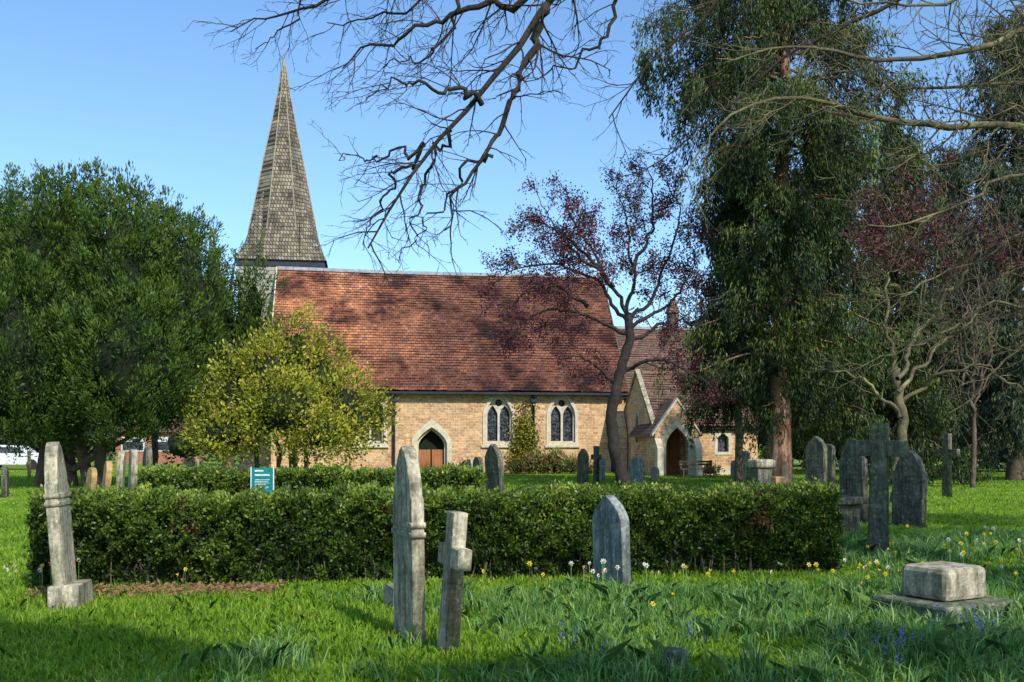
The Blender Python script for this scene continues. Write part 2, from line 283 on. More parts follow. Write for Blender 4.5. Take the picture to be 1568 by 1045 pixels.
def plumes(name,els,dens,nl,H,rad,ll,lw,mat,parent,core,shell=(0.78,0.98)):
    # upswept conifer plumes: leaf colour painted dark at the base and sunlit at tips
    Cs=[];As=[];Rn=[]
    for (cx,cy,cz,rx,ry,rz) in els:
        n=int(dens*(rx*rz+rx*ry*0.5)); d=nrm(R.normal(size=(n,3))); rr=(shell[0]+(shell[1]-shell[0])*R.rand(n))*(1+0.05*np.sin(d[:,0]*8+cx)*np.cos(d[:,2]*7+cy))
        c=np.array([cx,cy,cz])+d*rr[:,None]*np.array([rx,ry,rz]); c[:,2]-=H*0.35; out=nrm(d/np.array([rx,ry,rz])); ax=nrm(out*0.5+np.array([0,0,1.0])+R.normal(size=(n,3))*0.15)
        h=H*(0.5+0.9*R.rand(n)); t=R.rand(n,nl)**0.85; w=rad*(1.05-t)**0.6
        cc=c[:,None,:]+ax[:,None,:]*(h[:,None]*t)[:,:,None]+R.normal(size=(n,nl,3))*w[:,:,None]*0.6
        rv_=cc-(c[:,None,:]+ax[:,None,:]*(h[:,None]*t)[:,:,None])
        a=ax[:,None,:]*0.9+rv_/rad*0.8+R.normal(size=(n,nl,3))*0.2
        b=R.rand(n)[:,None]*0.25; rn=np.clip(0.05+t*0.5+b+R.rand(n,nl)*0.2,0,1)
        Cs.append(cc.reshape(-1,3));As.append(a.reshape(-1,3));Rn.append(rn.ravel())
    C=np.concatenate(Cs);A=np.concatenate(As);rn=np.concatenate(Rn); k=C[:,2]>0.1; C=C[k];A=A[k];rn=rn[k]; n=len(C)
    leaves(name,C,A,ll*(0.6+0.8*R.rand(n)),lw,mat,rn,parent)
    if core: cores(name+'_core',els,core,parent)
# ---------------- ground ----------------
m,nt,b,out=newmat('lawn'); tc=N(nt,'ShaderNodeTexCoord'); v=tc.outputs['Object']
n1=noise(nt,v,0.35,6); n2=noise(nt,v,14,6,0.75)
r1=ramp(nt,[(0.3,(0.10,0.18,0.014)),(0.5,(0.165,0.265,0.024)),(0.7,(0.23,0.32,0.038))]); r2=ramp(nt,[(0.3,(0.4,0.45,0.4)),(0.7,(1.35,1.3,1.2))])
nt.links.new(n1.outputs[0],r1.inputs[0]); nt.links.new(n2.outputs[0],r2.inputs[0]); c=mix(nt,'MULTIPLY',1.0,r1.outputs[0],r2.outputs[0])
nt.links.new(c,b.inputs['Base Color']); b.inputs['Roughness'].default_value=1; bump(nt,b,n2.outputs[0],0.9,0.06)
meshobj('ground',[(-500,-60,0),(500,-60,0),(500,900,0),(-500,900,0)],[(0,1,2,3)],m)
# ---------------- church ----------------
TH=math.radians(8.5); OX,OY=-13.1,54.1; cs,sn=math.cos(TH),math.sin(TH)
CHU=empty('church',(OX,OY,0),TH)
def LX(px,ly):
    k=(px-784)/F; return (k*(OY+cs*ly)-OX+sn*ly)/(cs-k*sn)
NL=19.7; EV=4.75; RZ=12.2; RY=6.0
wins=[LX(567,0),LX(764,0),LX(861,0)]; dx=LX(661,0)
loops=[[(0,0),(NL,0),(NL,EV),(0,EV)]]
for w in wins: loops.append(arch(w,0.74,1.7,3.2,4.42))
loops.append(arch(dx,0.85,0,1.55,2.55))
panel('south_wall',loops,0,0.5,M['wall'],CHU)
for i,w in enumerate(wins):
    panel(f'window_surround_{i}',[arch(w,0.92,1.55,3.22,4.62),arch(w,0.74,1.7,3.2,4.42)],-0.05,0.1,M['trim'],CHU)
    panel(f'window_tracery_{i}',[arch(w,0.74,1.7,3.2,4.42),arch(w-0.35,0.29,1.78,3.2,3.78),arch(w+0.35,0.29,1.78,3.2,3.78),circ(w,3.93,0.2)],0.12,0.28,M['trim'],CHU)
    box(f'window_sill_{i}',w-1.0,w+1.0,-0.12,0.15,1.42,1.548,M['trim'],CHU)
    box(f'window_glass_{i}',w-0.8,w+0.8,0.3,0.34,1.5,4.5,M['glass'],CHU)
    for z in (2.1,2.5,2.9,3.3): box(f'window_bar_{i}_{int(z*10)}',w-0.7,w+0.7,0.275,0.298,z,z+0.025,M['darkmetal'],CHU)
panel('door_surround',[arch(dx,1.12,0,1.6,2.98),arch(dx,0.85,0,1.55,2.55)],-0.08,0.1,M['trim'],CHU)
panel('door_inner_order',[arch(dx,0.85,0,1.55,2.55),arch(dx,0.72,0,1.5,2.38)],0.18,0.4,M['trim'],CHU)
box('door_shade_panel',dx-0.8,dx+0.8,0.62,0.66,0,2.6,M['core'],CHU)  # near-black panel painting the shade behind the door opening
for s_ in (-1,1):
    for j in range(4): box(f'door_plank_{s_}_{j}',dx+s_*(0.04+0.165*j)-(0.16 if s_<0 else 0),dx+s_*(0.04+0.165*j)+(0.16 if s_>0 else 0),0.42,0.47,0.05,1.3,M['door'],CHU)
gab=[(0.5,0),(11.5,0),(11.5,EV),(RY,RZ-0.25),(0.5,EV+0.35)]
prism_x('west_wall',gab,0.02,0.5,M['wall'],CHU); prism_x('east_wall',gab,NL-0.5,NL-0.02,M['wall'],CHU)
box('north_wall',0,NL,11.5,12,0,EV,M['wall'],CHU)
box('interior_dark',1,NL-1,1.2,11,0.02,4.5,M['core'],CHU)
def roof(name,x0,x1,ye,ze,yr,zr,n,mat,nx=34,thick=0.12,jit=0.016):
    sgn=1 if yr>ye else -1
    ny,nz=-sgn*(zr-ze),abs(yr-ye); l=math.hypot(ny,nz); ny/=l; nz/=l
    xs=np.linspace(x0,x1,nx); V=[];Fc=[]
    sag=lambda x,t: -0.09*math.sin(math.pi*(x-x0)/(x1-x0))*t
    for i in range(n):
        for (t,o) in ((i/n,0.065),((i+1)/n,0.022)):
            for x in xs:
                oo=o+R.normal()*jit*(1 if o>0.05 else 0.3)+0.02*math.sin(x*1.3+t*7)*math.sin(t*9+x*0.4); y=ye+(yr-ye)*t; z=ze+(zr-ze)*t+sag(x,t); V.append((x,y+ny*oo,z+nz*oo))
    for i in range(n):
        a=i*2*nx
        for j in range(nx-1):
            Fc.append((a+j,a+j+1,a+nx+j+1,a+nx+j))
            if i<n-1: Fc.append((a+nx+j,a+nx+j+1,a+2*nx+j+1,a+2*nx+j))
    meshobj(name,V,Fc,mat,CHU)
    q=[(ye,ze),(yr,zr),(yr-ny*thick,zr-nz*thick),(ye-ny*thick,ze-nz*thick)]
    prism_x(name+'_deck',[(y,z-0.10) for y,z in q],x0+0.01,x1-0.01,M['darkmetal'],CHU)
OH=0.38; sl=(RZ-EV)/RY
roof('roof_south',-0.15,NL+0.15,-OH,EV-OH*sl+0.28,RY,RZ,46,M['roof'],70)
roof('roof_north',-0.15,NL+0.15,12+OH,EV-OH*sl+0.28,RY,RZ,20,M['roof'])
for i in range(44):
    x=-0.1+i*(NL+0.2)/44; zz=RZ-0.09*math.sin(math.pi*x/NL)
    prism_x(f'ridge_tile_{i}',[(RY-0.2,zz-0.1),(RY-0.07,zz+0.12),(RY+0.07,zz+0.12),(RY+0.2,zz-0.1)],x,x+(NL+0.2)/44-0.02,M['lead'],CHU)
for nm,xx in (('w',-0.22),('e',NL+0.155)):
    prism_x('verge_board_'+nm,[(-OH,EV-OH*sl+0.1),(-OH,EV-OH*sl+0.36),(RY,RZ+0.12),(RY,RZ-0.14)],xx,xx+0.065,M['trim'] if nm=='w' else M['bark'],CHU)
box('eaves_gutter',-0.1,NL+0.1,-OH-0.13,-OH-0.01,EV-OH*sl+0.10,EV-OH*sl+0.22,M['darkmetal'],CHU)
box('eaves_board',0,NL,-0.06,-0.004,EV-0.3,EV-0.05,M['darkmetal'],CHU)
T=Tubes()
for p in (603,817,938):
    x=LX(p,-0.15); T.add([(x,-0.12,0),(x,-0.12,4.0),(x,-0.16,4.05),(x,-0.42,4.4)],[0.085]*4,8)
T.build('downpipes',M['darkmetal'],CHU)
for p in (603,817,938):
    x=LX(p,-0.15); box(f'rain_hopper_{p}',x-0.17,x+0.17,-0.3,-0.005,3.95,4.25,M['darkmetal'],CHU)
prism_x('buttress_east',[(-0.9,0),(-0.003,0),(-0.003,3.6),(-0.45,3.0),(-0.9,2.0)],NL-0.6,NL-0.02,M['wall'],CHU)
box('plinth_south',0.2,dx-1.15,-0.1,-0.003,0,0.45,M['wall'],CHU); box('plinth_south_b',dx+1.15,NL-0.65,-0.1,-0.003,0,0.45,M['wall'],CHU)
# tower + spire
ty=8.75; tx=LX(435,ty); ta=2.45
box('tower',tx-ta,tx+ta,ty-ta,ty+ta,0,12.5,M['wall'],CHU)
for i in range(14):
    z=9.0+i*0.24
    for (a,b_,c_,d_) in ((tx-ta-0.07,tx+ta+0.07,ty-ta-0.09,ty-ta-0.004),(tx-ta-0.09,tx-ta-0.004,ty-ta,ty+ta)):
        box(f'bell_stage_board_{i}_{int(a*10)}',a,b_,c_,d_,z,z+0.215,M['board'],CHU)
SB=12.75
box('spire_eaves',tx-ta-0.16,tx+ta+0.16,ty-ta-0.16,ty+ta+0.16,SB-0.38,SB-0.002,M['darkmetal'],CHU)
prof=[(12.75,2.74),(13.6,2.4),(14.7,2.1),(16.0,1.84),(17.7,1.52),(19.6,1.16),(21.4,0.80),(23.7,0.37),(25.9,0.05)]
V=[];Fc=[]; t22=math.tan(math.pi/8)
def octv(a): 
    return [(a,-a*t22),(a,a*t22),(a*t22,a),(-a*t22,a),(-a,a*t22),(-a,-a*t22),(-a*t22,-a),(a*t22,-a)]
for z,a in prof:
    for x,y in octv(a): V.append((tx+x,ty+y,z))
for i in range(len(prof)-1):
    for j in range(8): Fc.append((i*8+j,i*8+(j+1)%8,(i+1)*8+(j+1)%8,(i+1)*8+j))
a0=2.74; a1=1.56
for sx,sy,(i1,i2) in ((1,1,(1,2)),(-1,1,(3,4)),(-1,-1,(5,6)),(1,-1,(7,0))):
    b0=len(V); o=octv(a0)
    V+= [(tx+sx*a0,ty+sy*a0,SB),(tx+sx*a1*0.707,ty+sy*a1*0.707,17.4),(tx+o[i1][0],ty+o[i1][1],SB),(tx+o[i2][0],ty+o[i2][1],SB),(tx+sx*2.12,ty+sy*2.12,13.85)]
    Fc+= [(b0,b0+4,b0+2),(b0+4,b0+1,b0+2),(b0,b0+3,b0+4),(b0+4,b0+3,b0+1)]
meshobj('spire',V,Fc,M['shingle'],CHU)
T=Tubes()
for j in (5,6,7,0):
    T.add([(tx+octv(a)[j][0]*1.005,ty+octv(a)[j][1]*1.005,z) for z,a in prof[2:]],[0.035]*(len(prof)-2),5)
T.build('spire_hips',M['hip'],CHU)
T=Tubes(); T.add([(tx,ty,25.4),(tx,ty,25.95),(tx,ty,26.05),(tx,ty,27.8)],[0.14,0.1,0.03,0.02],6); T.build('spire_finial',M['lead'],CHU)
# chancel
c0,c1=NL,27.2
roof('chancel_roof_south',c0,c1+0.1,0.9,4.4,RY,8.95,30,M['roof2'],12); roof('chancel_roof_north',c0,c1+0.1,11.1,4.4,RY,8.95,16,M['roof2'],8)
box('chancel_wall',c0,c1,1.2,10.8,0,4.5,M['wall'],CHU); prism_x('chancel_gable',[(1.2,4.5),(10.8,4.5),(RY,8.75)],c1-0.4,c1-0.02,M['wall'],CHU)
prism_x('chancel_ridge',[(RY-0.15,8.9),(RY,9.1),(RY+0.15,8.9)],c0,c1,M['lead'],CHU)
cx=LX(1026,RY); box('chimney_stack',cx-0.3,cx+0.3,RY-0.8,RY-0.2,8,9.9,M['stone_dark'],CHU); prism_y('chimney_cap',[(cx-0.4,9.9),(cx+0.4,9.9),(cx,10.8)],RY-0.9,RY-0.1,M['roof2'],CHU)
# vestry
v0,v1,vy=19.75,25.5,-5.5; vh=2.55; vr=5.45; vry=-2.5
wv=LX(1107,vy)
panel('vestry_south_wall',[[(v0,0),(v1,0),(v1,vh),(v0,vh)],arch(wv,0.3,1.2,1.9,2.15)],vy,vy+0.4,M['wall'],CHU)
panel('vestry_window_frame',[[(wv-0.48,1.05),(wv+0.48,1.05),(wv+0.48,2.35),(wv-0.48,2.35)],arch(wv,0.3,1.2,1.9,2.15)],vy-0.03,vy+0.1,M['trim'],CHU)
box('vestry_window_glass',wv-0.4,wv+0.4,vy+0.25,vy+0.28,1.1,2.3,M['glass'],CHU)
prism_x('vestry_west_gable',[(vy+0.4,0),(1.0,0),(1.0,vh),(vry,vr-0.1),(vy+0.4,vh+0.25)],v0,v0+0.4,M['wall'],CHU)
prism_x('vestry_east_gable',[(vy+0.4,0),(1.0,0),(1.0,vh),(vry,vr-0.1),(vy+0.4,vh+0.25)],v1-0.4,v1,M['wall'],CHU)
roof('vestry_roof_south',v0+0.25,v1+0.2,vy-0.25,vh-0.05,vry,vr,20,M['roof2'],12); roof('vestry_roof_north',v0+0.25,v1+0.2,1.2,vh-0.3,vry,vr,16,M['roof2'],8)
for n_,(ya,za,yb,zb) in {'a':(vy-0.3,vh-0.1,vry,vr+0.15),'b':(1.2,vh-0.3,vry,vr+0.15)}.items():
    prism_x('vestry_coping_'+n_,[(ya,za),(ya,za+0.14),(yb,zb+0.1),(yb,zb-0.05)],v0-0.06,v0+0.2,M['stone'],CHU)
prism_x('vestry_ridge',[(vry-0.12,vr),(vry,vr+0.16),(vry+0.12,vr)],v0+0.3,v1,M['roof2'],CHU)
box('vestry_plinth',v0+2.9,v1,vy-0.1,vy-0.004,0,0.4,M['trim'],CHU)
T=[(-3.05,1.7),(-2.55,1.7),(-2.55,2.9),(-2.8,3.3),(-3.05,2.9)]
prism_x('west_lancet_frame',[(y*1.0+(-0.12 if y<-2.8 else 0.12 if y>-2.8 else 0),z+(-0.12 if z<2 else 0.14 if z>3 else 0)) for y,z in T],v0-0.04,v0-0.003,M['trim'],CHU); prism_x('west_lancet_glass',T,v0-0.06,v0-0.045,M['glass'],CHU)
py_=-7.0; pa=LX(1003,py_); pb=LX(1070,py_); pc=(pa+pb)/2; pz=2.15; pt=3.75
panel('porch_front',[[(pa,0),(pb,0),(pb,pz),(pc,pt),(pa,pz)],arch(pc,0.58,0,1.55,2.45)],py_,py_+0.35,M['wall'],CHU)
panel('porch_arch_ring',[arch(pc,0.85,0,1.6,2.8),arch(pc,0.58,0,1.55,2.45)],py_-0.05,py_+0.1,M['trim'],CHU)
box('porch_wall_west',pa,pa+0.3,py_+0.35,vy,0,pz,M['wall'],CHU); box('porch_wall_east',pb-0.3,pb,py_+0.35,vy,0,pz,M['wall'],CHU)
for s_,xa in ((-1,pa-0.15),(1,pb+0.15)):
    prism_y(f'porch_coping_{s_}',[(xa,pz-0.16),(xa,pz-0.02),(pc,pt+0.2),(pc,pt+0.05)],py_-0.06,py_+0.3,M['trim'],CHU)
    prism_y(f'porch_roof_{s_}',[(xa,pz-0.18),(xa,pz-0.06),(pc,pt+0.14),(pc,pt+0.02)],py_+0.31,vry,M['roof2'],CHU)
box('porch_door',pc-0.6,pc+0.6,vy-0.06,vy-0.01,0,2.5,M['door'],CHU)
prism_x('porch_buttress_w',[(py_-0.5,0),(py_-0.003,0),(py_-0.003,1.9),(py_-0.5,1.4)],pa-0.02,pa+0.3,M['trim'],CHU)
prism_x('porch_buttress_e',[(py_-0.5,0),(py_-0.003,0),(py_-0.003,1.9),(py_-0.5,1.4)],pb-0.3,pb+0.02,M['trim'],CHU)
n=3000; lx=LX(803,0)+R.normal(size=n)*0.38; lz=np.abs(R.normal(size=n))*1.5+0.3; lz=np.minimum(lz,3.9)
C=np.stack([OX+cs*lx,OY+sn*lx-cs*0.1-R.rand(n)*0.2,lz],1)
leaves('ivy',C,R.normal(size=(n,3))+np.array([0,-0.5,-0.3]),0.15,0.11,M['holly'])
els=[]
for px,h,w in ((795,0.6,20),(818,0.9,22),(845,1.15,26),(872,0.8,20),(900,0.5,14),(715,0.5,14),(1070,0.4,12),(1120,0.4,12)):
    D=53.5; els.append((gx(px,D),D if px<950 else 50.5,h/2,w/F*D,0.6,h/2))
blob('wall_shrub',els,90,12,0.18,0.2,0.07,M['shrub'],None,up=0.7,core=0.7)
# ---------------- yew, bush ----------------
yw=empty('yew_tree')
D=37
els=[ell(-60,290,695,90,D),ell(15,268,690,75,D+1),ell(75,262,690,72,D-1),ell(135,254,680,70,D),ell(190,262,672,68,D-1.5),ell(240,292,670,62,D),ell(285,330,665,52,D-.5),ell(40,400,692,110,D-2),ell(200,430,680,110,D-2)]
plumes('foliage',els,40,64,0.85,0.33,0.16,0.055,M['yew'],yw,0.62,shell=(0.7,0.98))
T=Tubes()
for px in (60,85,110,130,150):
    D2=36.5+R.rand(); T.add([W(px+R.normal()*5,742,D2)*np.array([1,1,0]),W(px+R.normal()*8,680,D2),W(px+R.normal()*30,560,D2+.5),W(px+R.normal()*30,420,D2+.5)],[0.24,0.2,0.13,0.05],8)
for px in (10,40,220,250):
    T.add([W(110,720,37),W((px+110)/2,680,37),W(px,640,36)],[0.12,0.08,0.04],6)
T.build('trunk',M['bark'],yw)
y2=empty('yew_tree'); D=42
els=[ell(322,340,560,26,D),ell(345,385,640,42,D),ell(388,378,570,32,D),ell(360,470,660,50,D),ell(402,460,640,32,D),ell(318,450,660,36,D)]
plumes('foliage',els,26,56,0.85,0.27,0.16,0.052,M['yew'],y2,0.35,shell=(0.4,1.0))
T=Tubes(); T.add([W(350,738,D)*np.array([1,1,0]),W(352,600,D),W(345,480,D),W(325,350,D)],[0.28,0.2,0.12,0.03],7)
for i in range(10): T.add([W(350,690-i*25,D),W(350+R.normal()*30,640-i*28,D+R.normal())],[0.06,0.02],4)
T.build('trunk',M['bark'],y2)
bs=empty('golden_holly_tree'); D=36
els=[ell(452,482,620,45,D),ell(410,512,640,52,D-1),ell(490,520,650,50,D),ell(365,545,690,52,D-1),ell(325,590,690,40,D-1),ell(440,570,690,75,D-2),ell(530,565,695,48,D-1),ell(572,595,675,28,D),ell(345,630,697,55,D-2),ell(495,630,700,52,D-2)]
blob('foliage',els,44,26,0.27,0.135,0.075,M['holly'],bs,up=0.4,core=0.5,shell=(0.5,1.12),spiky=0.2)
T=Tubes()
for px in (395,425,447,470,455):
    T.add([W(px,745,D-.5)*np.array([1,1,0]),W(px+R.normal()*6,690,D-.5),W(px+R.normal()*25,600,D-.5),W(px+R.normal()*40,520,D)],[0.1,0.08,0.05,0.02],6)
T.build('trunk',M['bark'],bs)
# ---------------- plum tree ----------------
pt_=empty('purple_plum_tree'); D=33; T=Tubes()
base=W(966,755,D)*np.array([1,1,0])
tr=[base,W(948,720,D),W(936,680,D),W(934,630,D),W(950,570,D),W(966,520,D),W(962,480,D)]
guided(T,tr,0.24,0.14,None,0,k=10,jit=0.02)
bo=[[(950,570),(1000,545),(1050,565),(1085,590),(1105,615)],[(962,510),(900,485),(850,470),(800,490),(770,530)],[(945,590),(900,550),(860,545)],
[(962,485),(935,435),(900,375),(868,320),(862,285)],[(960,490),(915,430),(850,400),(790,410),(757,435)],[(962,485),(968,420),(960,350),(945,280)],[(964,500),(1000,450),(1030,390),(1040,320),(1020,270)],[(964,500),(1020,470),(1055,430),(1065,380)],
[(930,430),(880,370),(820,335),(795,340)],[(966,420),(1000,350),(1000,275),(985,250)],[(966,520),(1010,500),(1050,490),(1080,510)],[(900,470),(850,430),(800,450),(765,480)],[(940,440),(900,400),(860,360),(830,310)]]
for i,bp in enumerate(bo):
    dd=R.normal()*0.35; P=[W(a,b_,D+dd*j*0.9) for j,(a,b_) in enumerate(bp)]
    guided(T,P,0.08,0.014,0.24,1.1,2,grav=0.02,start=0.2,k=5,jit=0.03,space2=0.2,rmin=0.008)
T.build('branches',M['bark_dark'],pt_)
tp=np.array(T.tips); n=27000; C=tp[R.randint(len(tp),size=n)]+R.normal(size=(n,3))*0.12
leaves('leaves',C,R.normal(size=(n,3)),0.085,0.055,M['plum'],None,pt_)
p2=empty('purple_plum_tree'); D=27; T=Tubes()
guided(T,[W(1372,765,D)*np.array([1,1,0]),W(1378,700,D),W(1380,640,D),W(1372,560,D)],0.17,0.11,None,0,k=8)
for bp in [[(1380,640),(1340,590),(1290,565),(1250,560)],[(1374,570),(1350,470),(1370,380),(1360,300)],[(1374,580),(1420,480),(1430,380),(1450,280)],[(1376,600),(1450,520),(1520,450),(1560,400)],[(1378,620),(1440,570),(1510,560),(1570,600)],[(1380,450),(1340,400),(1330,340)],[(1430,480),(1500,380),(1510,330)]]:
    guided(T,[W(a,b_,D+R.normal()*0.5) for a,b_ in bp],0.07,0.012,0.22,1.1,2,start=0.2,k=5,jit=0.04,space2=0.18,rmin=0.007)
T.build('branches',M['bark_moss'],p2)
tp=np.array(T.tips); tp=tp[tp[:,2]>gz(420,D)]; n=6500; C=tp[R.randint(len(tp),size=n)]+R.normal(size=(n,3))*0.14
leaves('leaves',C,R.normal(size=(n,3)),0.085,0.055,M['plum'],None,p2)
# ---------------- conifers ----------------
def conifer(name,x,y,H,tr,zlo,nb,lenf,mat,bark,dens=300,ll=0.2,lean=0.0,gap=0.3,hangs=0.45,lwr=0.25):
    e=empty(name); T=Tubes(); zs=np.linspace(0,H,16)
    P=np.stack([x+lean*zs/H+0.04*np.sin(zs),y+0*zs,zs],1); rad=tr*(1-zs/H*0.85); rad[0]*=1.25
    T.add(P,rad,12); Cs=[];As=[];Rn=[]
    for i in range(nb):
        z=zlo+(H-zlo)*((i+R.rand())/nb); az=R.rand()*2*math.pi; L=lenf(z,az)*(0.6+0.5*R.rand())
        if L<0.3: continue
        k=8; t=np.linspace(0,1,k+1); rise=0.15+0.25*R.rand()
        px_=x+lean*z/H+np.cos(az)*L*t+R.normal()*0.1*t; py2=y+np.sin(az)*L*t; pz=z+L*(rise*t-0.75*t**2+0.25*t**4)
        B=np.stack([px_,py2,pz],1); B[1:]+=R.normal(size=(k,3))*0.06; T.add(B,np.linspace(0.055,0.012,k+1),4)
        n=int(dens*L)
        g=max(4,int(L*7)); gt=R.rand(g)*(1-gap)+gap; gi=R.randint(g,size=n); gc=np.stack([np.interp(gt,t,B[:,q]) for q in range(3)],1)
        so=R.normal(size=(g,3))*np.array([0.34,0.34,0.14]); gl=(0.45+1.1*R.rand(g))[gi]; u=R.rand(n); hang=u*hangs*2.0*gl
        wid=0.15*(1.05-u)**0.6
        c=gc[gi]+so[gi]+R.normal(size=(n,3))*wid[:,None]*np.array([1,1,0.3]); c[:,2]-=hang
        a=R.normal(size=(n,3))*0.38+np.array([np.cos(az)*0.2,np.sin(az)*0.2,-1.0])
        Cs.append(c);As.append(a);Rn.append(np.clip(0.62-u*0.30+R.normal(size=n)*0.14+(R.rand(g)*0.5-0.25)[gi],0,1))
    C=np.concatenate(Cs);A=np.concatenate(As);rn=np.concatenate(Rn); q=C[:,2]>0.1; C=C[q];A=A[q];rn=rn[q]; n=len(C)
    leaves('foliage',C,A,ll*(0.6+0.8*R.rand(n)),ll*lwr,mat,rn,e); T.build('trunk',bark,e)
Dc=33
def lf(z,az):
    c=math.cos(az); front=math.sin(az)<-0.3
    base=3.0 if c<0 else 4.0
    if z<4.6: base*=0.5
    if z<6.5 and front: base*=0.4
    elif z<11 and front: base*=0.62
    if 11.6<z<12.8 and c<0: base*=0.7
    if z>12.8 and c<0: base=5.0
    if z>13 and abs(c)<0.5: base*=0.5
    if z>18: base*=0.6
    return base
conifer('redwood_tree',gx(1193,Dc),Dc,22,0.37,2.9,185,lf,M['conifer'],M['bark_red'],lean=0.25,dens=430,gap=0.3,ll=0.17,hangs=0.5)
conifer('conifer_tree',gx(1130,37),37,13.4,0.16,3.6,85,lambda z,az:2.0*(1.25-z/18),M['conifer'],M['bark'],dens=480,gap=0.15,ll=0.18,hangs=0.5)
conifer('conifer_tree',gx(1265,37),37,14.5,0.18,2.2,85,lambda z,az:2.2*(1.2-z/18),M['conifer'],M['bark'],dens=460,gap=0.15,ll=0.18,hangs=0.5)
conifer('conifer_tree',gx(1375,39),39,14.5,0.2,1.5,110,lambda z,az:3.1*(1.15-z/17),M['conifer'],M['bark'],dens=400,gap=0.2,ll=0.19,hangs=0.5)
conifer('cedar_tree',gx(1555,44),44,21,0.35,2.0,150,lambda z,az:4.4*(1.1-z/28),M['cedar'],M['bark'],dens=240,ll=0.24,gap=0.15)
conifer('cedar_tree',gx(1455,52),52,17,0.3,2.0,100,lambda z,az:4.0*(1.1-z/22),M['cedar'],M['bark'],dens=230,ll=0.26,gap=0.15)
# ---------------- overhanging bare tree ----------------
ob=empty('bare_tree'); T=Tubes(); T2=Tubes(); tx_,ty_=7.7,9.8
guided(T2,[(tx_,ty_,0),(tx_+.1,ty_,2),(tx_-.1,ty_,4),(tx_,ty_,6.5),(tx_+.3,ty_,9)],0.42,0.2,None,0,k=12)
def limb(trunk_z,pp,D,r0,r1,sp=0.16,sL=0.75,st=0.3,dD=0.0,root=None,TT=None,**kw):
    P=[np.array([tx_,ty_,trunk_z])] if root is None else []
    P+=[W(a,b_,D+dD*i/len(pp)) for i,(a,b_) in enumerate(pp)]
    guided(TT or T,P,r0,r1,sp,sL,2,start=st,k=8,jit=0.022,space2=0.11,wander=0.15,rmin=0.0024,**kw)
LB=np.array([-0.5,0,-0.5]); DB=np.array([-0.1,0,-0.8])
limb(6.3,[(1500,-270),(1150,-280),(930,-130),(840,0),(800,40),(765,100),(738,160),(690,200),(650,222),(615,290),(590,330),(560,370)],9,0.13,0.008,0.11,0.8,0.55,bias=LB)
limb(0,[(835,10),(805,70),(775,150),(778,190),(755,240),(715,270),(692,300),(682,350)],8.9,0.045,0.007,0.12,0.6,0.1,-0.5,root=1,grav=-0.05)
limb(0,[(900,-100),(800,0),(760,12),(690,25),(620,45),(560,70),(520,110)],9.1,0.05,0.006,0.11,0.75,0.25,0.5,root=1,bias=LB)
limb(0,[(930,-130),(760,-110),(620,-60),(520,-10),(450,15),(400,30),(345,50)],9.1,0.05,0.005,0.10,0.6,0.35,0.8,root=1,bias=LB)
limb(0,[(738,160),(700,130),(650,140),(600,120),(560,140)],9,0.026,0.005,0.11,0.6,0.1,-0.6,root=1,bias=LB)
limb(0,[(650,222),(620,225),(580,235),(520,245)],9,0.018,0.004,0.10,0.5,0.1,0.3,root=1)
limb(0,[(690,200),(655,260),(640,310),(625,350),(615,395)],9.2,0.02,0.004,0.10,0.5,0.1,0.3,root=1,bias=DB)
limb(0,[(650,222),(600,270),(580,310),(570,350),(555,375)],9.3,0.02,0.004,0.10,0.5,0.1,0.3,root=1,bias=DB)
limb(0,[(755,240),(715,250),(690,300),(660,340),(640,380)],8.7,0.018,0.004,0.10,0.5,0.1,0.3,root=1,bias=DB)
limb(0,[(960,-100),(950,0),(925,60),(880,95),(830,115),(800,120)],9.3,0.03,0.005,0.12,0.65,0.3,0,root=1)
limb(0,[(700,0),(680,60),(640,95),(590,100)],9.3,0.02,0.005,0.11,0.6,0.0,0.3,root=1,bias=LB)
limb(0,[(860,-60),(720,-40),(650,0),(600,30),(560,20),(500,40)],9.6,0.028,0.005,0.12,0.6,0.1,0.3,root=1,bias=LB)
limb(0,[(650,-60),(520,-40),(460,0),(430,50),(390,80)],9.4,0.025,0.004,0.12,0.5,0.2,0.3,root=1,bias=LB)
limb(6.0,[(1500,-200),(1200,-100),(1080,0),(1050,60),(1000,110),(950,150),(925,180)],9.5,0.06,0.006,0.14,0.8,0.5)
limb(5.0,[(1500,-60),(1250,60),(1130,130),(1070,200),(1050,250),(1010,270),(940,260)],9.8,0.05,0.005,0.14,0.7,0.5)
kw=dict(TT=T2)
limb(4.6,[(1750,240),(1568,190),(1450,188),(1380,182),(1330,165),(1280,150),(1220,165),(1150,150),(1090,190),(1050,260)],9,0.08,0.006,0.12,0.9,0.25,**kw)
limb(5.4,[(1700,80),(1568,20),(1490,75),(1400,95),(1300,80),(1220,60),(1120,90)],9.3,0.07,0.007,0.12,0.9,0.25,**kw)
limb(4.2,[(1700,300),(1568,245),(1500,290),(1440,330),(1390,350),(1330,345)],8.7,0.05,0.006,0.12,0.8,0.25,**kw)
limb(3.6,[(1750,420),(1568,350),(1500,400),(1430,410),(1370,450)],9.3,0.04,0.006,0.12,0.8,0.3,**kw)
limb(3.0,[(1750,560),(1600,500),(1540,560),(1490,600),(1450,640)],9.8,0.035,0.005,0.14,0.6,0.35,**kw)
limb(2.6,[(1700,520),(1568,455),(1500,470),(1420,520),(1310,570)],10,0.035,0.005,0.14,0.6,0.35,**kw)
limb(6.5,[(1800,-150),(1600,-100),(1500,-20),(1420,20),(1360,10),(1290,-10)],8.7,0.06,0.007,0.14,0.9,0.3,**kw)
limb(5.0,[(1750,150),(1568,120),(1500,140),(1430,130),(1350,120),(1250,110)],9.6,0.045,0.006,0.13,0.8,0.3,**kw)
T.build('branches',M['bark_over'],ob); T2.build('lichened_limbs',M['bark_moss'],ob)
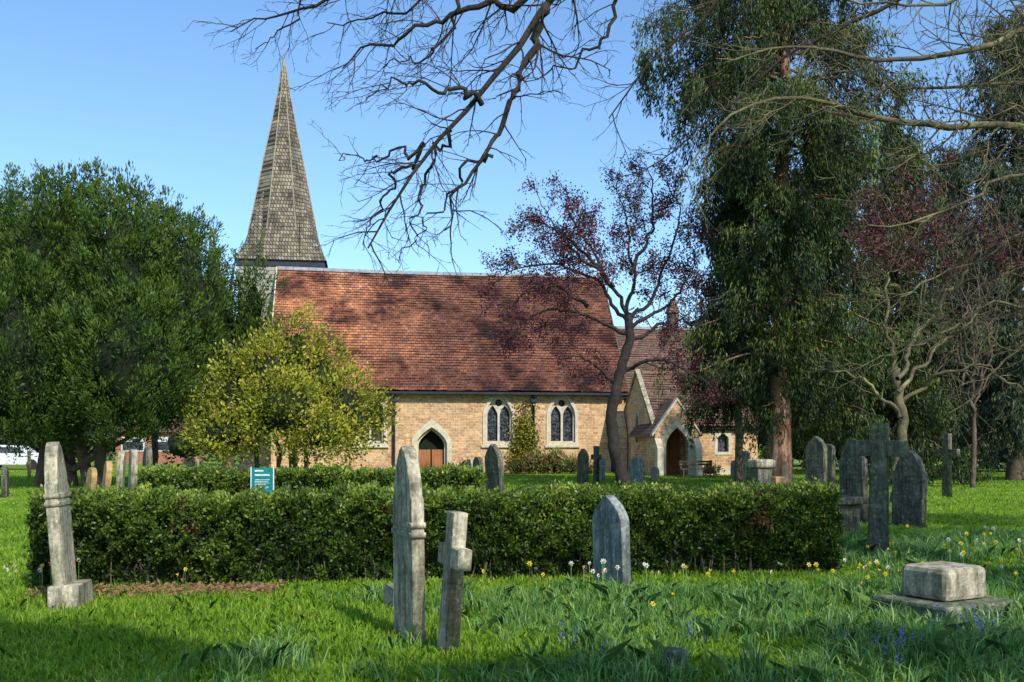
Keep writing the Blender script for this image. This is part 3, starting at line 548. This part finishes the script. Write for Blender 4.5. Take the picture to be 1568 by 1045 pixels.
# unseen trees behind and beside the viewpoint, crowns shaped to shade the foreground
ev=empty('evergreen_oak_tree')
T=Tubes(); T.add([(3.5,-6,0),(3.4,-5.5,3),(3,-4,6),(2.5,-2.5,8.5)],[0.4,0.33,0.25,0.1],10)
for q in ((0.6,0.5,7.0),(-1.2,1.0,7),(4.4,-0.4,7),(7.3,0.3,7.2)): T.add([(3.3,-5,4.5),((3.3+q[0])/2,(q[1]-5)/2,6.2),q],[0.16,0.1,0.04],6)
T.build('trunk',M['bark'],ev)
blob('foliage',[(1.1,0.0,7,1.1,0.5,0.4),(0.2,0.7,7,1.2,0.7,0.4),(-1.2,1.2,7,1.2,0.8,0.4),(4.6,-0.3,7,1.5,0.4,0.4),(7.6,0.3,7.1,1.3,0.6,0.5)],75,70,0.28,0.10,0.06,M['yew'],ev,core=0,shell=(0.1,1.1))
ev=empty('evergreen_oak_tree')
T=Tubes(); T.add([(14,4,0),(13.8,4,4),(13,5,8)],[0.4,0.3,0.12],10)
for q in ((9.2,7.0,8.2),(12,9,8.5),(11.2,3.5,8)): T.add([(13.9,4,4.5),((13.9+q[0])/2,(q[1]+4)/2,6.6),q],[0.16,0.1,0.04],6)
T.build('trunk',M['bark'],ev)
blob('foliage',[(9.2,7.0,8.3,1.7,1.7,0.8),(12,9.2,8.5,2.4,1.8,1.0),(11.4,3.0,8,1.5,1.2,0.8),(14,12.3,9,2.6,2.2,1.2)],26,50,0.38,0.14,0.08,M['yew'],ev,core=0,shell=(0.1,1.1))
# ---------------- background trees ----------------
els=[ell(1130,560,700,60,78),ell(1200,520,705,80,74),ell(1290,500,705,90,70),ell(1400,500,705,90,68),ell(1500,480,705,110,66),ell(1620,420,705,120,64),ell(1240,610,712,60,60),ell(1340,600,712,80,58),ell(1480,590,712,90,58),ell(1600,580,715,90,56),ell(1090,600,700,40,80)]
blob('distant_trees',els,7,18,0.6,0.36,0.16,M['distant'],None,core=0.8,shell=(0.6,1.08))
els=[ell(-40,600,700,120,85),ell(60,640,700,80,98),ell(250,610,700,60,98),ell(330,610,700,80,95),ell(160,620,700,60,100),ell(-140,500,700,120,70),ell(120,645,705,55,70),ell(285,655,705,35,70)]
blob('distant_trees',els,6,18,0.55,0.36,0.17,M['distant'],None,core=0.75,shell=(0.6,1.08))
for (px,D,top,hw,r0) in ((1130,70,400,60,.2),(1060,72,430,40,.18),(235,44,560,30,.2),(1490,36,330,70,.11),(1240,60,430,60,.2)):
    e=empty('bare_tree'); T=Tubes(); b0=W(px,740,D)*np.array([1,1,0])
    guided(T,[b0,W(px+4,660,D),W(px,600,D),W(px-5,(top+600)/2,D)],r0,r0*0.4,None,0,k=7)
    for i in range(8):
        a=px+(i-3.5)/3.5*hw; z0=640-i%3*30
        guided(T,[W(px,z0,D),W((px+a)/2,(z0+top)/2+40,D+R.normal()),W(a,top+abs(i-3.5)*15,D+R.normal())],0.06,0.018,D/85,D/25,2,start=0.25,k=4,jit=0.05,space2=D/100,rmin=D*0.00026)
    T.build('branches',M['bark'],e)
hs=empty('brick_house',(gx(205,82),82,0))
box('walls',-1.5,4,0,6,0,2.7,M['redbrick'],hs)
prism_x('roof',[(-0.4,2.6),(3,4.0),(6.4,2.6)],-1.8,4.3,M['roof2'],hs)
for i,x in enumerate((-1.0,1.6)): box(f'window_frame_{i}',x,x+1.9,-0.06,-0.005,1.0,2.2,M['white'],hs); box(f'window_glass_{i}',x+0.12,x+1.78,-0.1,-0.065,1.12,1.8,M['glass'],hs)
def car(px,D,rz):
    e=empty('parked_car',(gx(px,D),D,0),rz)
    body=[(-2.1,0.35),(2.1,0.35),(2.12,0.75),(1.95,0.92),(1.15,1.0),(0.55,1.45),(-0.9,1.5),(-1.6,1.1),(-2.1,1.0)]
    panel('body',[body],-0.8,0.8,M['white'],e,0.05)
    panel('side_windows',[[(-1.4,1.08),(0.95,1.04),(0.45,1.40),(-0.85,1.44)]],-0.87,0.87,M['glass'],e)
    for i,(x,y) in enumerate(((-1.3,-0.86),(1.3,-0.86),(-1.3,0.66),(1.3,0.66))): panel(f'wheel_{i}',[circ(x,0.33,0.33,16)],y,y+0.2,M['rubber'],e)
car(22,63,0.15)
# ---------------- hedges ----------------
def hedge(name,p0,p1,h,w,n,ll=0.05):
    p0=np.array(p0,float);p1=np.array(p1,float); L=np.linalg.norm(p1-p0); u=(p1-p0)/L; v=np.array([-u[1],u[0]])
    e=empty(name)
    wob=lambda a: 0.05*np.sin(a*1.7)+0.035*np.sin(a*4.1+1)+0.02*np.sin(a*9)
    ns=int(n*0.52); nt_=int(n*0.3); ne=n-ns-nt_
    a=R.rand(ns)*L; z=R.rand(ns)**0.85*h; lump=0.06*np.sin(a*11+z*3)*np.sin(z*12+a*2)+0.03*np.sin(a*27)*np.sin(z*31); yv=-w/2+wob(a+z*2)*1.1+lump+R.normal(size=ns)*0.035+0.10*(z<0.3)
    a2=R.rand(nt_)*L; z2=h+wob(a2*1.3)*0.6+R.normal(size=nt_)*0.036; y2=(R.rand(nt_)-0.5)*w
    sd=R.randint(3,size=ne); a3=np.where(sd==0,R.normal(size=ne)*0.03,np.where(sd==1,L+R.normal(size=ne)*0.03,R.rand(ne)*L)); z3=R.rand(ne)*h; y3=np.where(sd==2,w/2+R.normal(size=ne)*0.03,(R.rand(ne)-0.5)*w)
    a=np.concatenate([a,a2,a3]); z=np.concatenate([z,z2,z3]); y=np.concatenate([yv,y2,y3])
    nn=np.zeros((len(a),3)); nn[:ns]=[-v[0],-v[1],0.3]; nn[ns:ns+nt_]=[0,0,1]
    a+=0.03*np.sin(a*23+z*17); z+=0.03*np.sin(a*19-z*23)
    C=np.stack([p0[0]+u[0]*a+v[0]*y,p0[1]+u[1]*a+v[1]*y,np.maximum(z,0.02)],1)
    A=nn*0.5+R.normal(size=C.shape)*0.6+np.array([0,0,0.35])
    hz=np.clip(z/h,0,1.1); rn=np.clip(R.rand(len(a))*0.6+hz**3*0.32-0.08+0.15*np.sin(a*13)*np.sin(z*14),0,1)  # leaf tone lightens with height, painting the sunlit hedge top
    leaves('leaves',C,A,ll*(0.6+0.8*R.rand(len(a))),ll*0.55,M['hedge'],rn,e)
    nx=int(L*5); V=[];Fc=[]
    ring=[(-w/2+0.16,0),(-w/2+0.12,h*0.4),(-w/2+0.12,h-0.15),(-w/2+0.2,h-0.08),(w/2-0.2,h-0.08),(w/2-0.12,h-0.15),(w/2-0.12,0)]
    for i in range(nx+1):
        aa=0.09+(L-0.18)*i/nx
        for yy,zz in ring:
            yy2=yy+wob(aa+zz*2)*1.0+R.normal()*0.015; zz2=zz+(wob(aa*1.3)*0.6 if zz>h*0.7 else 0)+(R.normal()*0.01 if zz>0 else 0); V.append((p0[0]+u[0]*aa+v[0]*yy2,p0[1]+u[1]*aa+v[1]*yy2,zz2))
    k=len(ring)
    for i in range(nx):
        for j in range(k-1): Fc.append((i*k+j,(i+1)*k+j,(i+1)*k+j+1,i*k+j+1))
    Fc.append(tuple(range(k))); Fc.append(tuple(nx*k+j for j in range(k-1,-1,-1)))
    meshobj('shade_core',V,Fc,M['core'],e)  # solid near-black core painting the shade inside the hedge
    T=Tubes()
    for i in range(int(L*9)):
        aa=R.rand()*L; q=p0+u*aa-v*(w/2-0.06-R.rand()*0.1); T.add([(q[0],q[1],0),(q[0]+R.normal()*0.05,q[1]-0.02,0.2),(q[0]+R.normal()*0.12,q[1],0.5)],[0.012,0.009,0.004],4)
    T.build('stems',M['bark'],e)
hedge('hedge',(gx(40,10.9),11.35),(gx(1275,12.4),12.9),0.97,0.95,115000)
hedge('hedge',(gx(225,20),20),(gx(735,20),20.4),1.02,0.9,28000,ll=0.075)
# ---------------- gravestones ----------------
def grave(name,loops,th,px,D,phi,mat,lean=(0,0),sink=0.12,bev=0.008,parent=None,X=None):
    me=cutout(loops,th,bev); me.materials.clear(); me.materials.append(mat); me.name=name
    o=link(bpy.data.objects.new(name,me),parent); x=gx(px,D) if X is None else X
    o.matrix_world=Matrix.Translation((x,D,-sink))@Matrix.Rotation(lean[0],4,'Y')@Matrix.Rotation(lean[1],4,'X')@Matrix.Rotation(math.radians(phi),4,'Z')
    return o
def gothic(w,h,s=0.30): return arch(0,w/2,0,h-s-0.1*w,h,8)
def rounded(w,h): return [(-w/2,0),(w/2,0),(w/2,h-w*0.42)]+[(w/2*math.cos(t*math.pi/12),h-w*0.42+w*0.42*math.sin(t*math.pi/12)) for t in range(1,12)]+[(-w/2,h-w*0.42)]
def shouldered(w,h): 
    a=w/2; return [(-a,0),(a,0),(a,h-0.42),(a*0.86,h-0.40),(a*0.80,h-0.30),(a*0.55,h-0.14),(a*0.25,h-0.04),(0,h),(-a*0.25,h-0.04),(-a*0.55,h-0.14),(-a*0.80,h-0.30),(-a*0.86,h-0.40),(-a,h-0.42)]
def latin(w,h,t,ay): 
    return [(-t*0.62,0),(t*0.62,0),(t/2,ay-t/2),(w/2,ay-t/2),(w/2,ay+t/2),(t/2,ay+t/2),(t/2,h),(-t/2,h),(-t/2,ay+t/2),(-w/2,ay+t/2),(-w/2,ay-t/2),(-t/2,ay-t/2)]
def withband(nm,lp,th,px,D,phi,mat,lean,bands,w,bt=0.03):
    e=empty(nm); o=grave('slab',[lp],th,px,D,phi,mat,lean,parent=e); 
    for i,z in enumerate(bands):
        grave(f'moulding_{i}',[[(-w/2-0.012,z),(w/2+0.012,z),(w/2+0.012,z+bt),(-w/2-0.012,z+bt)]],th+0.022,px,D,phi,mat,lean,parent=e)
    return e
withband('gravestone',shouldered(0.55,1.70),0.09,627,8.15,112,M['stone'],(-0.01,0),(0.98,1.06),0.55)
e=withband('gravestone',shouldered(0.42,1.74),0.105,104,9.9,100,M['stone'],(-0.085,0),(1.12,1.2),0.42)
g=grave('plinth',[[(-0.3,0),(0.3,0),(0.3,0.27),(0.25,0.34),(-0.25,0.34)]],0.27,109,9.85,100,M['stone'],(-0.03,0),parent=e)
e=empty('stone_cross'); grave('cross',[latin(0.42,1.2,0.14,0.87)],0.10,684,7.6,114,M['stone'],(0.07,0.02),parent=e)
grave('gravestone',[gothic(0.56,1.14,0.24)],0.10,938,11.2,119,M['stone_grey'],(-0.03,0))
grave('gravestone',[[(-0.12,0),(0.12,0),(0.12,0.3),(0.05,0.35),(-0.12,0.33)]],0.07,600,9.7,120,M['stone'],(0.02,0))
grave('gravestone',[gothic(0.7,1.72,0.35)],0.13,760,25,120,M['stone_dark'],(-0.05,0))
grave('gravestone',[rounded(0.55,1.35)],0.12,731,29,112,M['stone_dark'],(0.02,0)); grave('gravestone',[rounded(0.45,1.25)],0.12,720,31,112,M['stone'],(0.02,0))
for px,t,D,w,kind,mt,ln in ((892,687,40,0.6,'g','stone_dark',0.02),(913,683,42,0.3,'c','stone_dark',0),(920,700,44,0.4,'r','stone_grey',0),(978,700,38,0.7,'r','stone_grey',-0.05),(968,712,46,0.4,'r','stone',0),(1003,715,44,0.5,'r','stone',0),
    (137,716,30,0.55,'r','stone_ochre',0.1),(160,706,28,0.6,'r','stone_ochre',0.1),(182,690,27,0.55,'g','stone',0.06),(202,688,26,0.55,'r','stone',0.03),(222,683,25,0.6,'g','stone_dark',0.05),(300,700,40,0.5,'r','stone',0),(427,678,45,0.3,'c','stone_grey',0),(45,690,48,0.5,'r','stone',0),(8,715,30,0.8,'r','stone_dark',0),
    (1250,668,27,0.6,'g','stone_dark',0),(1268,680,30,0.4,'r','stone_dark',0),(1308,672,20.5,0.62,'s','stone_dark',-0.02),(1391,690,19.5,0.66,'s','stone_dark',0.02),(1450,664,30,0.4,'c','stone_dark',0),(1140,690,45,0.5,'r','stone',0),(1125,705,48,0.5,'r','stone_grey',0)):  # right-hand headstones use the dark stone to paint their tree shade
    h=gz(t,D)+0.12; ph=R.uniform(105,130)
    if px>1200: ph=R.uniform(112,124)
    lp={'g':gothic(w,h),'r':rounded(w,h),'s':shouldered(w,h),'c':latin(w*2,h,0.2,h*0.72)}[kind]
    grave('gravestone' if kind!='c' else 'stone_cross',[lp],0.14,px,D,ph,M[mt],(ln,0))
e=empty('stone_cross'); grave('cross',[latin(0.72,2.0,0.21,1.66)],0.15,1344,14,150,M['stone_mossy_shade'],(0.015,0),parent=e)
def bevbox(name,cx,cy,w,d,z0,z1,mat,rz=0,parent=None,bev=0.02):
    o=box(name,-w/2,w/2,-d/2,d/2,z0,z1,mat,parent); o.location=(cx,cy,0); o.rotation_euler=(0,0,rz)
    md=o.modifiers.new('b','BEVEL'); md.width=bev; md.segments=2; return o
e=empty('memorial_plinth'); X=gx(1452,9.0)
bevbox('step',X,9.1,0.95,0.85,-0.05,0.2,M['stone_mossy_shade'],0.5,e,0.03); bevbox('block',X,9.1,0.56,0.5,0.203,0.5,M['stone'],0.5,e,0.05)
e=empty('chest_tomb'); X=gx(1235,18.5); bevbox('body',X,18.5,1.1,1.7,0,0.52,M['stone_dark'],0.3,e); bevbox('lid',X,18.5,1.35,1.9,0.525,0.65,M['stone_dark'],0.3,e)
e=empty('chest_tomb'); X=gx(1165,21); bevbox('base',X,21,0.6,0.6,0,0.3,M['stone_dark'],0.3,e); bevbox('shaft',X,21,0.34,0.34,0.303,1.1,M['stone_dark'],0.3,e); bevbox('cap',X,21,0.46,0.46,1.103,1.28,M['stone'],0.3,e,0.05)
bevbox('gravestone_post',gx(1191,17.8),17.8,0.2,0.2,0,1.02,M['stone_ochre'],0.3)
e=empty('ledger_tomb'); X=gx(1010,24); bevbox('body',X,24,1.2,0.8,0,0.3,M['stone_dark'],0.1,e); bevbox('lid',X,24,1.4,0.95,0.303,0.4,M['stone_dark'],0.1,e)
e=empty('ledger_tomb'); X=gx(1115,30); bevbox('body',X,30,3.4,0.9,0,0.2,M['stone_grey'],0.1,e,0.03)
for px,D,w,h in ((1028,6.95,0.16,0.18),(968,6.75,0.3,0.05)):
    o=bevbox('broken_stone',gx(px,D),D,w,w*0.8,-0.05,h,M['stone_mossy_shade'],0.5,None,0.03); o.rotation_euler=(0.15,0.2,0.5)
bench=empty('park_bench',(gx(1066,47),47,0),0.1)
for i in range(4): box(f'seat_slat_{i}',-0.8,0.8,-0.05-i*0.11,0.04-i*0.11,0.42,0.45,M['bark'],bench)
for i in range(2): box(f'back_slat_{i}',-0.8,0.8,0.06,0.09,0.6+i*0.13,0.69+i*0.13,M['bark'],bench)
for i,x in enumerate((-0.75,0.7)): box(f'leg_{i}',x,x+0.06,-0.42,-0.36,0,0.419,M['bark'],bench); box(f'back_leg_{i}',x,x+0.06,0.092,0.15,0,0.85,M['bark'],bench)
sg=empty('information_sign',(gx(402,18.9),18.9,0),0.05)
box('board',-0.2,0.2,-0.015,0.015,0.62,1.15,M['teal'],sg)
for i,(a,b_,z,h) in enumerate(((-0.14,0.02,1.08,0.03),(-0.14,0.14,1.0,0.03),(-0.14,0.14,0.92,0.009),(-0.14,0.10,0.89,0.009),(-0.14,0.13,0.86,0.009),(-0.14,0.06,0.83,0.009),(-0.14,0.12,0.78,0.009),(-0.14,0.09,0.75,0.009))): box(f'lettering_{i}',a,b_,-0.02,-0.0155,z,z+h,M['white'],sg)
box('frame_left',-0.22,-0.202,-0.02,0.02,0,1.17,M['white'],sg); box('frame_right',0.202,0.22,-0.02,0.02,0,1.17,M['white'],sg)
# ---------------- grass ----------------
def blades(name,X,Y,h,w,mat,rnd,bend=0.35):
    n=len(X); az=R.rand(n)*2*math.pi; bd=np.stack([np.cos(az),np.sin(az)],1)*(bend*h*R.rand(n))[:,None]
    fa=R.rand(n)*2*math.pi; S=np.stack([np.cos(fa),np.sin(fa),0*fa],1)*(w/2)[:,None]
    P0=np.stack([X,Y,0*X-0.005],1); P1=np.stack([X+bd[:,0]*0.35,Y+bd[:,1]*0.35,h*0.6],1); P2=np.stack([X+bd[:,0],Y+bd[:,1],h*(1-0.2*bend)],1)
    V=np.stack([P0-S,P0+S,P1+S*0.8,P2,P1-S*0.8],1).reshape(-1,3)
    return npmesh(name,V,5,[mat],rnd)
n=330000; D=5.0*(60/5.0)**(R.rand(n)**1.15); X=(R.rand(n)*2-1)*(0.56*D+1.5)
h=(0.035+0.055*R.rand(n))*(1+0.25*np.sin(X*1.3+np.sin(D*0.8))*np.sin(D*1.1)+0.2*np.sin(X*3.7+D)*np.sin(D*4.1)); w=0.006+0.0011*D
h*=np.where(D>18,0.8,1.0)
patch=0.5+0.2*np.sin(X*0.9+np.sin(D*0.7)*2)+0.15*np.sin(D*1.7+X)
blades('grass',X,D,h,w,M['grass'],np.clip(R.rand(n)*0.65+patch*0.3,0,1),bend=0.8)
# daffodil clumps scattered at random
cc=[]
while len(cc)<330:
    y=R.uniform(5.5,17); x=R.uniform(-2.2,0.62*y+1)
    if y>11 and x<4.4: continue
    if x<0.3 and R.rand()>0.22: continue
    cc.append((x,y,0.15+0.25*R.rand(),0.13+0.17*R.rand()))
cX=[];cY=[];th=[]
for x,y,s_,hh in cc:
    for i in range(int(5+R.rand()*10)):
        cX.append(x+R.normal()*s_);cY.append(y+R.normal()*s_);th.append(hh*(0.7+0.5*R.rand()))
cX=np.array(cX);cY=np.array(cY);th=np.array(th); k=15
q=(cY<11.0)|(cX>4.3); cX=cX[q];cY=cY[q];th=th[q]; nt_=len(cX)
X=(cX[:,None]+R.normal(size=(nt_,k))*0.045).ravel(); Y=(cY[:,None]+R.normal(size=(nt_,k))*0.045).ravel(); h=(th[:,None]*(0.6+0.5*R.rand(nt_,k))).ravel()
blades('daffodil_foliage',X,Y,h,np.full(len(X),0.010),M['daff'],R.rand(len(X)),bend=1.1)
nt2=900; cX=R.uniform(-6,1,nt2); cY=R.uniform(6,10.6,nt2); k=12
X=(cX[:,None]+R.normal(size=(nt2,k))*0.05).ravel(); Y=(cY[:,None]+R.normal(size=(nt2,k))*0.05).ravel()
blades('grass_tufts',X,Y,0.06+0.09*R.rand(len(X)),np.full(len(X),0.007),M['grass'],R.rand(len(X)),bend=1.0)
n=1800; X=R.uniform(gx(60,10.6),gx(430,10.8),n); Y=10.5+R.normal(size=n)*0.18+(X+5)*0.1
M['litter']=flat('dry_leaves',(0.34,0.19,0.10)); leaves('leaf_litter',np.stack([X,Y,0.03+R.rand(n)*0.05],1),R.normal(size=(n,3))*np.array([1,1,0.3]),0.055,0.03,M['litter'])
Vs=[];Mi=[]
def flower(x,y,z,col,s):
    face=unit(np.array([R.normal()*0.7,-1+R.normal()*0.6,0.1+R.normal()*0.3])); U=unit(np.cross(face,[0,0,1])); V2=np.cross(U,face); c=np.array([x,y,z])
    for i in range(6):
        a=i*math.pi/3; d=U*math.cos(a)+V2*math.sin(a); p=np.cross(face,d)
        Vs.append([c,c+d*s*0.55+p*s*0.28,c+d*s,c+d*s*0.55-p*s*0.28]); Mi.append(col)
    for i in range(5):
        a=i*2*math.pi/5; b_=(i+1)*2*math.pi/5; d1=U*math.cos(a)+V2*math.sin(a); d2=U*math.cos(b_)+V2*math.sin(b_)
        Vs.append([c+d1*s*0.2,c+d2*s*0.2,c+face*s*0.7+d2*s*0.33,c+face*s*0.7+d1*s*0.33]); Mi.append(1 if col==1 else 2)
    Vs.append([np.array([x-.003,y,0]),np.array([x+.003,y,0]),c+np.array([.003,0,0]),c-np.array([.003,0,0])]); Mi.append(3)
spots=[(6.9,13.5,1.2,1.6,.6,42),(5.0,12.3,1.3,1.2,.7,22),(4.0,11.5,.5,.8,.6,8),(2.2,10.9,.5,.5,.4,7),(1.0,10.7,.3,.3,.1,13),(0.3,10.6,.3,.3,.5,4),(1.5,9.3,.3,.5,1,2),(5.2,10.0,1,1,.6,10),(-5.2,10.4,.35,.4,.1,10),(4.0,8.6,.6,.5,1,2),(-3.3,10.3,.1,.1,.5,2)]
for cx_,cy_,sx,sy,yf,n in spots:
    for i in range(n):
        x=cx_+R.normal()*sx; y=cy_+R.normal()*sy
        if x<4.6 and y>11.1: y=11.1-abs(R.normal())*0.5
        flower(x,y,0.2+0.14*R.rand(),1 if R.rand()<yf else 0,0.024+0.012*R.rand())
Vf=np.array(Vs).reshape(-1,3); npmesh('daffodils',Vf,4,[M['pet_w'],M['pet_y'],M['trump'],M['daff']],R.rand(len(Vs)),None,np.array(Mi))
Cb=[];
for px,py,n in ((1490,985,18),(1375,1030,12),(880,1010,5),(1090,1020,4)):
    for i in range(n):
        D=CH*F/(py+R.normal()*10-680); x=gx(px+R.normal()*28,D); z=0.12+R.rand()*0.1
        for j in range(8): Cb.append((x+R.normal()*0.01,D+R.normal()*0.01,z+j*0.009))
Cb=np.array(Cb); leaves('bluebells',Cb,R.normal(size=Cb.shape)+np.array([0,0,-1]),0.022,0.014,M['blue'])
# ---------------- light, sky, camera ----------------
az=(0.507,-0.862); el=math.radians(41); l=math.hypot(*az); tos=Vector((az[0]/l*math.cos(el),az[1]/l*math.cos(el),math.sin(el)))
sd=bpy.data.lights.new('sun','SUN'); sd.energy=5.0; sd.angle=math.radians(0.5); sd.color=(1,0.96,0.88)
so=link(bpy.data.objects.new('sun',sd)); so.rotation_euler=tos.to_track_quat('Z','Y').to_euler(); so.location=(20,-20,30)
w=bpy.data.worlds.new('World'); scene.world=w; w.use_nodes=True; nt=w.node_tree
bg=nt.nodes['Background']; sk=nt.nodes.new('ShaderNodeTexSky'); sk.sky_type='NISHITA'; sk.sun_disc=False
sk.sun_elevation=el; sk.sun_rotation=math.atan2(az[0],az[1]); sk.air_density=1.0; sk.dust_density=0.8; sk.ozone_density=1.8
tint=mix(nt,'MULTIPLY',1.0,sk.outputs[0],(1.1,1.36,1.55))
nt.links.new(tint,bg.inputs[0]); bg.inputs[1].default_value=0.15
cam=bpy.data.cameras.new('camera'); cam.lens=35; cam.sensor_width=36; cam.shift_y=158/1568; cam.clip_end=3000
co=link(bpy.data.objects.new('camera',cam)); co.location=(0,0,CH); co.rotation_euler=(math.pi/2,0,0); scene.camera=co
scene.view_settings.view_transform='Standard'; scene.view_settings.look='None'; scene.view_settings.exposure=0
